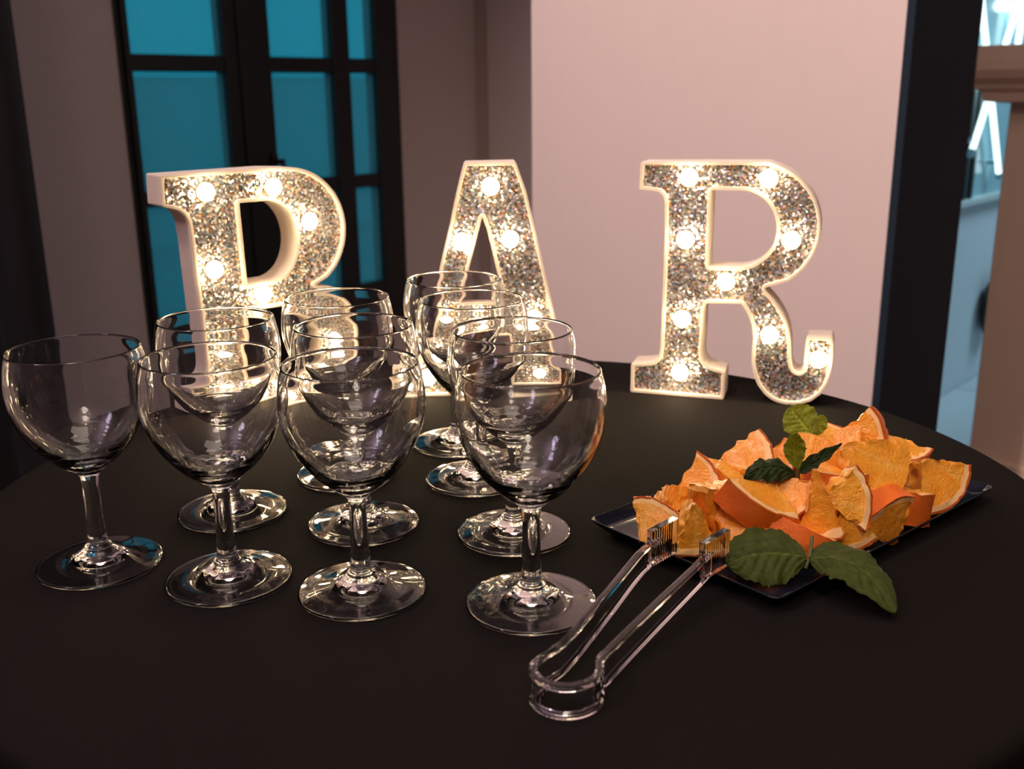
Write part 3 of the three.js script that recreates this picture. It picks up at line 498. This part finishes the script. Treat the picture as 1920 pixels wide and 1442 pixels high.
// ---------------------------------------------------------------- mint
{
  const veins = texture(256, (x, y) => { const s = Math.abs(y - 0.5) * 2, m = Math.exp(-Math.pow(s / 0.045, 2)), q = ((x - s * 0.28) * 7) % 1, k = Math.exp(-Math.pow((Math.abs(((q + 1) % 1) - 0.5) - 0.5) / 0.07, 2)) * (1 - s * 0.5), n = 0.80 + 0.2 * tileNoise(x, y, 24, 21), v = Math.max(m, 0.45 * k); const w = Math.min(1, v * v * 1.3); return [n * (0.76 + 0.24 * w), n * (0.78 + 0.22 * w), n * (0.66 + 0.34 * w)]; }, true);
  const leafM = (c, tr = 0.3) => M(c, 0.7, { map: veins, specularIntensity: 0.5, transmission: tr, thickness: 0, side: THREE.DoubleSide });
  const dark = leafM([0.050, 0.095, 0.010]), olive = leafM([0.150, 0.200, 0.022]), light = leafM([0.78, 0.88, 0.10], 0.5), stemM = M([0.10, 0.12, 0.03], 0.5);  // light: paler young leaf, lightened further to hold the glow from behind
  function leaf(b, ctrl, tip, nh, w, o = {}) {
    const B = V(...b), C = V(...ctrl), T = V(...tip), Nh = V(...nh).normalize(), cup = o.cup ?? 0.12, wave = o.wave ?? 0.0006, ser = o.ser ?? 0.17, pk = o.peak ?? 0.45;
    const P = (t) => B.clone().multiplyScalar((1 - t) * (1 - t)).addScaledVector(C, 2 * t * (1 - t)).addScaledVector(T, t * t), dP = (t) => C.clone().sub(B).multiplyScalar(2 * (1 - t)).addScaledVector(T.clone().sub(C), 2 * t).normalize();
    const wid = (t) => { const q = Math.pow(t, Math.log(0.5) / Math.log(pk)); return w * Math.pow(Math.max(0, Math.sin(Math.PI * Math.min(1, q))), o.pow ?? 0.72) + 0.0006 * (1 - t); };
    const side = (off) => (u, v) => {
      const t = u * 0.998 + 0.001, s = 2 * v - 1, d = dP(t), l = d.clone().cross(Nh).normalize(), n = l.clone().cross(d).normalize();
      const teeth = 1 + ser * (Math.abs(((t * 11 + 0.8 * noise3(t * 5, Math.sign(s) * 3, 2, o.sd ?? 3) + 2) % 1) - 0.4) - 0.3) * Math.pow(Math.abs(s), 6);
      const W = wid(t) * teeth, q = (t - Math.abs(s) * 0.28) * 7, puff = wave * (Math.abs(Math.sin(Math.PI * q)) * (1 - s * s) * 1.6 + 0.8 * noise3(t * 9, s * 4, 1, o.sd ?? 3));
      const k = cup * W * (s * s) - 0.0009 * Math.exp(-Math.pow(s / 0.07, 2)) + puff + (o.ruffle ?? 0.0012) * Math.sin(t * 21 + s * 2) * s * s * Math.sin(Math.PI * t);
      return P(t).addScaledVector(l, s * W).addScaledVector(n, k + off);
    };
    const top = gridGeo(64, 28, side(0.0002)), bot = gridGeo(64, 28, side(-0.0002)); const I = bot.index.array; for (let i = 0; i < I.length; i += 3) { const q = I[i]; I[i] = I[i + 1]; I[i + 1] = q; } bot.computeVertexNormals();
    return mergeGeometries([top, bot]);
  }
  const stem = (pts, r0) => new THREE.TubeGeometry(new THREE.CatmullRomCurve3(pts.map((q) => V(...q))), 20, r0, 8);
  const sprig = (label, c) => { const t = thing('mint_sprig', label, 'mint sprig', [c[0], TY + c[1], c[2]], 0, 'mint sprigs garnishing the plate'); t.rel = (q) => [q[0] - c[0], q[1] - c[1], q[2] - c[2]]; return t; };
  const add = (t, name, m, ...a) => part(name, leaf(t.rel(a[0]), t.rel(a[1]), t.rel(a[2]), ...a.slice(3)), m, t);
  { // front pair of large leaves over the near plate corner
    const t = sprig('mint sprig with two large dark leaves drooping over the front plate corner', [0.1600, 0.016, -0.5095]);
    add(t, 'leaf', olive, [0.1592, 0.0165, -0.5100], [0.138, 0.024, -0.511], [0.1150, 0.0160, -0.5050], [0.05, 0.8, 0.6], 0.0175, { sd: 4, peak: 0.5, pow: 0.5, cup: -0.18, ruffle: 0.0016 });
    add(t, 'leaf', olive, [0.1605, 0.0165, -0.5080], [0.183, 0.030, -0.500], [0.1935, 0.0050, -0.4690], [0.3, 0.85, 0.45], 0.0165, { sd: 9, peak: 0.45, pow: 0.6, cup: -0.10 });
    part('stem', stem([[0.1585, 0.012, -0.5075], [0.1603, 0.016, -0.5085], [0.1640, 0.0265, -0.5170]].map(t.rel), 0.0010), stemM, t);
  }
  { // middle sprig
    const t = sprig('mint sprig with one upright and two spread leaves standing in the middle of the pile', [0.1709, 0.034, -0.5727]);
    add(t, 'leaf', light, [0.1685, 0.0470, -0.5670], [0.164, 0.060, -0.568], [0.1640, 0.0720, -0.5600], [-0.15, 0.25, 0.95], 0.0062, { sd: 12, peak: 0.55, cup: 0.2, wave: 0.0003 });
    add(t, 'leaf', dark, [0.1660, 0.0440, -0.5650], [0.150, 0.055, -0.562], [0.1330, 0.0470, -0.5520], [-0.1, 0.75, 0.6], 0.0078, { sd: 14, cup: -0.25, ser: 0.2, ruffle: 0.002 });
    add(t, 'leaf', dark, [0.1695, 0.0440, -0.5690], [0.177, 0.048, -0.568], [0.1930, 0.0625, -0.5670], [-0.35, 0.6, 0.5], 0.0042, { sd: 16, cup: 0.5 });
    part('stem', stem([[0.1712, 0.030, -0.5735], [0.1700, 0.038, -0.571], [0.1690, 0.0470, -0.5685]].map(t.rel), 0.0011), stemM, t);
  }
  { // pale leaf at the back, backlight partly put into its colour
    const t = sprig('mint sprig with one round light green leaf at the back of the plate', [0.1967, 0.043, -0.6360]);
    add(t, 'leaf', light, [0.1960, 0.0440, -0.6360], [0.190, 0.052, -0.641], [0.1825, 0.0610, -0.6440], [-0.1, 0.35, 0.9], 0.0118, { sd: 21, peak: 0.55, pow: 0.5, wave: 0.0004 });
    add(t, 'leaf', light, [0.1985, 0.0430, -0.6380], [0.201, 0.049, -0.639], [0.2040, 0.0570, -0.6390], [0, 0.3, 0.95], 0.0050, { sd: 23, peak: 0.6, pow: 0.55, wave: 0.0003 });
    part('stem', stem([[0.1990, 0.036, -0.6400], [0.1985, 0.041, -0.638], [0.1965, 0.0445, -0.6362]].map(t.rel), 0.0009), stemM, t);
  }
}

// ---------------------------------------------------------------- clear tongs
{
  const t = thing('serving_tongs', 'clear plastic serving tongs lying with their tips on the plate', 'tongs', [0.0225, TY, -0.41]);
  const rel = (x, z) => [x - 0.0225, z + 0.41];
  const top = [[0.0790, -0.5150], [0.0690, -0.5030], [0.0480, -0.4670], [0.0240, -0.4265], [0.0190, -0.4200], [0.0120, -0.4120], [0.0080, -0.4030], [0.0110, -0.3935], [0.0190, -0.3885], [0.0280, -0.3892], [0.0355, -0.3950], [0.0378, -0.4030], [0.0385, -0.4100], [0.0435, -0.4180], [0.0680, -0.4510], [0.0940, -0.4850], [0.1045, -0.4990]];
  const curve = new THREE.CatmullRomCurve3(top.map(([x, z]) => V(rel(x, z)[0], 0, rel(x, z)[1])), false, 'centripetal');
  const sec = [[0.0017, 0], [0.0021, 0.03], [0.0021, 0.13], [0.0008, 0.22], [0.0008, 0.78], [0.0021, 0.87], [0.0021, 0.97], [0.0017, 1], [-0.0017, 1], [-0.0021, 0.97], [-0.0021, 0.87], [-0.0008, 0.78], [-0.0008, 0.22], [-0.0021, 0.13], [-0.0021, 0.03], [-0.0017, 0]];
  const lift = (d) => Math.max(0, Math.min(1, d / 0.13));
  const N = 160, n = sec.length, p = [], idx = [];
  for (let i = 0; i <= N; i++) {
    const u = i / N, c = curve.getPointAt(u), d = curve.getTangentAt(u), l = V(d.z, 0, -d.x).normalize(), far = Math.max(0, -c.z - 0.012 + c.x * 0.3), y0 = 0.0004 + 0.0165 * lift(far), h = 0.0168 - 0.0030 * lift(far * 1.6);
    for (const [o, k] of sec) { const q = c.clone().addScaledVector(l, o); p.push(q.x, y0 + h * k, q.z); }
  }
  for (let i = 0; i < N; i++) for (let k = 0; k < n; k++) { const a = i * n + k, b = i * n + (k + 1) % n; idx.push(a, b, a + n, b, b + n, a + n); }
  for (const [s, f] of [[0, 0], [N * n, 1]]) for (const [a, b, c] of THREE.ShapeUtils.triangulateShape(sec.map((q) => new THREE.Vector2(q[0] * 10, q[1])), [])) f ? idx.push(s + a, s + c, s + b) : idx.push(s + a, s + b, s + c);
  let g = new THREE.BufferGeometry(); g.setAttribute('position', new THREE.Float32BufferAttribute(p, 3)); g.setIndex(idx);
  g = g.toNonIndexed(); g.computeVertexNormals();
  // outward facing
  { const P = g.attributes.position, a = V(0, 0, 0); let vol = 0; const b = V(0, 0, 0), c = V(0, 0, 0); for (let i = 0; i < P.count; i += 3) { a.fromBufferAttribute(P, i); b.fromBufferAttribute(P, i + 1); c.fromBufferAttribute(P, i + 2); vol += a.dot(b.cross(c)); } if (vol < 0) { const A = P.array; for (let i = 0; i < A.length; i += 9) for (let k = 0; k < 3; k++) { const q = A[i + 3 + k]; A[i + 3 + k] = A[i + 6 + k]; A[i + 6 + k] = q; } g.computeVertexNormals(); } }
  part('spring_arms', g, acrylic, t);
  // toothed grips
  const grip = (x, z, ang, flip, both) => {
    const L = 0.024, s = new THREE.Shape(); s.moveTo(0, -0.0018); const K = 11; if (both) for (let k = 0; k < K; k++) { s.lineTo(L * (k + 0.5) / K, -0.0028); s.lineTo(L * (k + 1) / K, -0.0018); } else s.lineTo(L, -0.0018); s.lineTo(L, 0.0016);
    for (let k = K; k > 0; k--) { s.lineTo(L * (k - 0.5) / K, 0.0028); s.lineTo(L * (k - 1) / K, 0.0016); }
    const e = new THREE.ExtrudeGeometry(s, { depth: 0.0205, bevelEnabled: false }); e.rotateX(-Math.PI / 2); if (flip) { e.scale(1, 1, -1); const I = e.attributes.position.array; for (let i = 0; i < I.length; i += 9) for (let k = 0; k < 3; k++) { const q = I[i + 3 + k]; I[i + 3 + k] = I[i + 6 + k]; I[i + 6 + k] = q; } e.computeVertexNormals(); }
    const m = part('toothed_grip', e, acrylic, t); const q = rel(x, z); m.position.set(q[0], 0.0142, q[1]); m.rotation.y = ang; m.rotation.z = 0; return m;
  };
  grip(0.0735, -0.5085, Math.atan2(0.0240, 0.0220), true);
  grip(0.0990, -0.4920, Math.atan2(0.0240, 0.0220), false, true);
}

renderer.render(scene, camera);
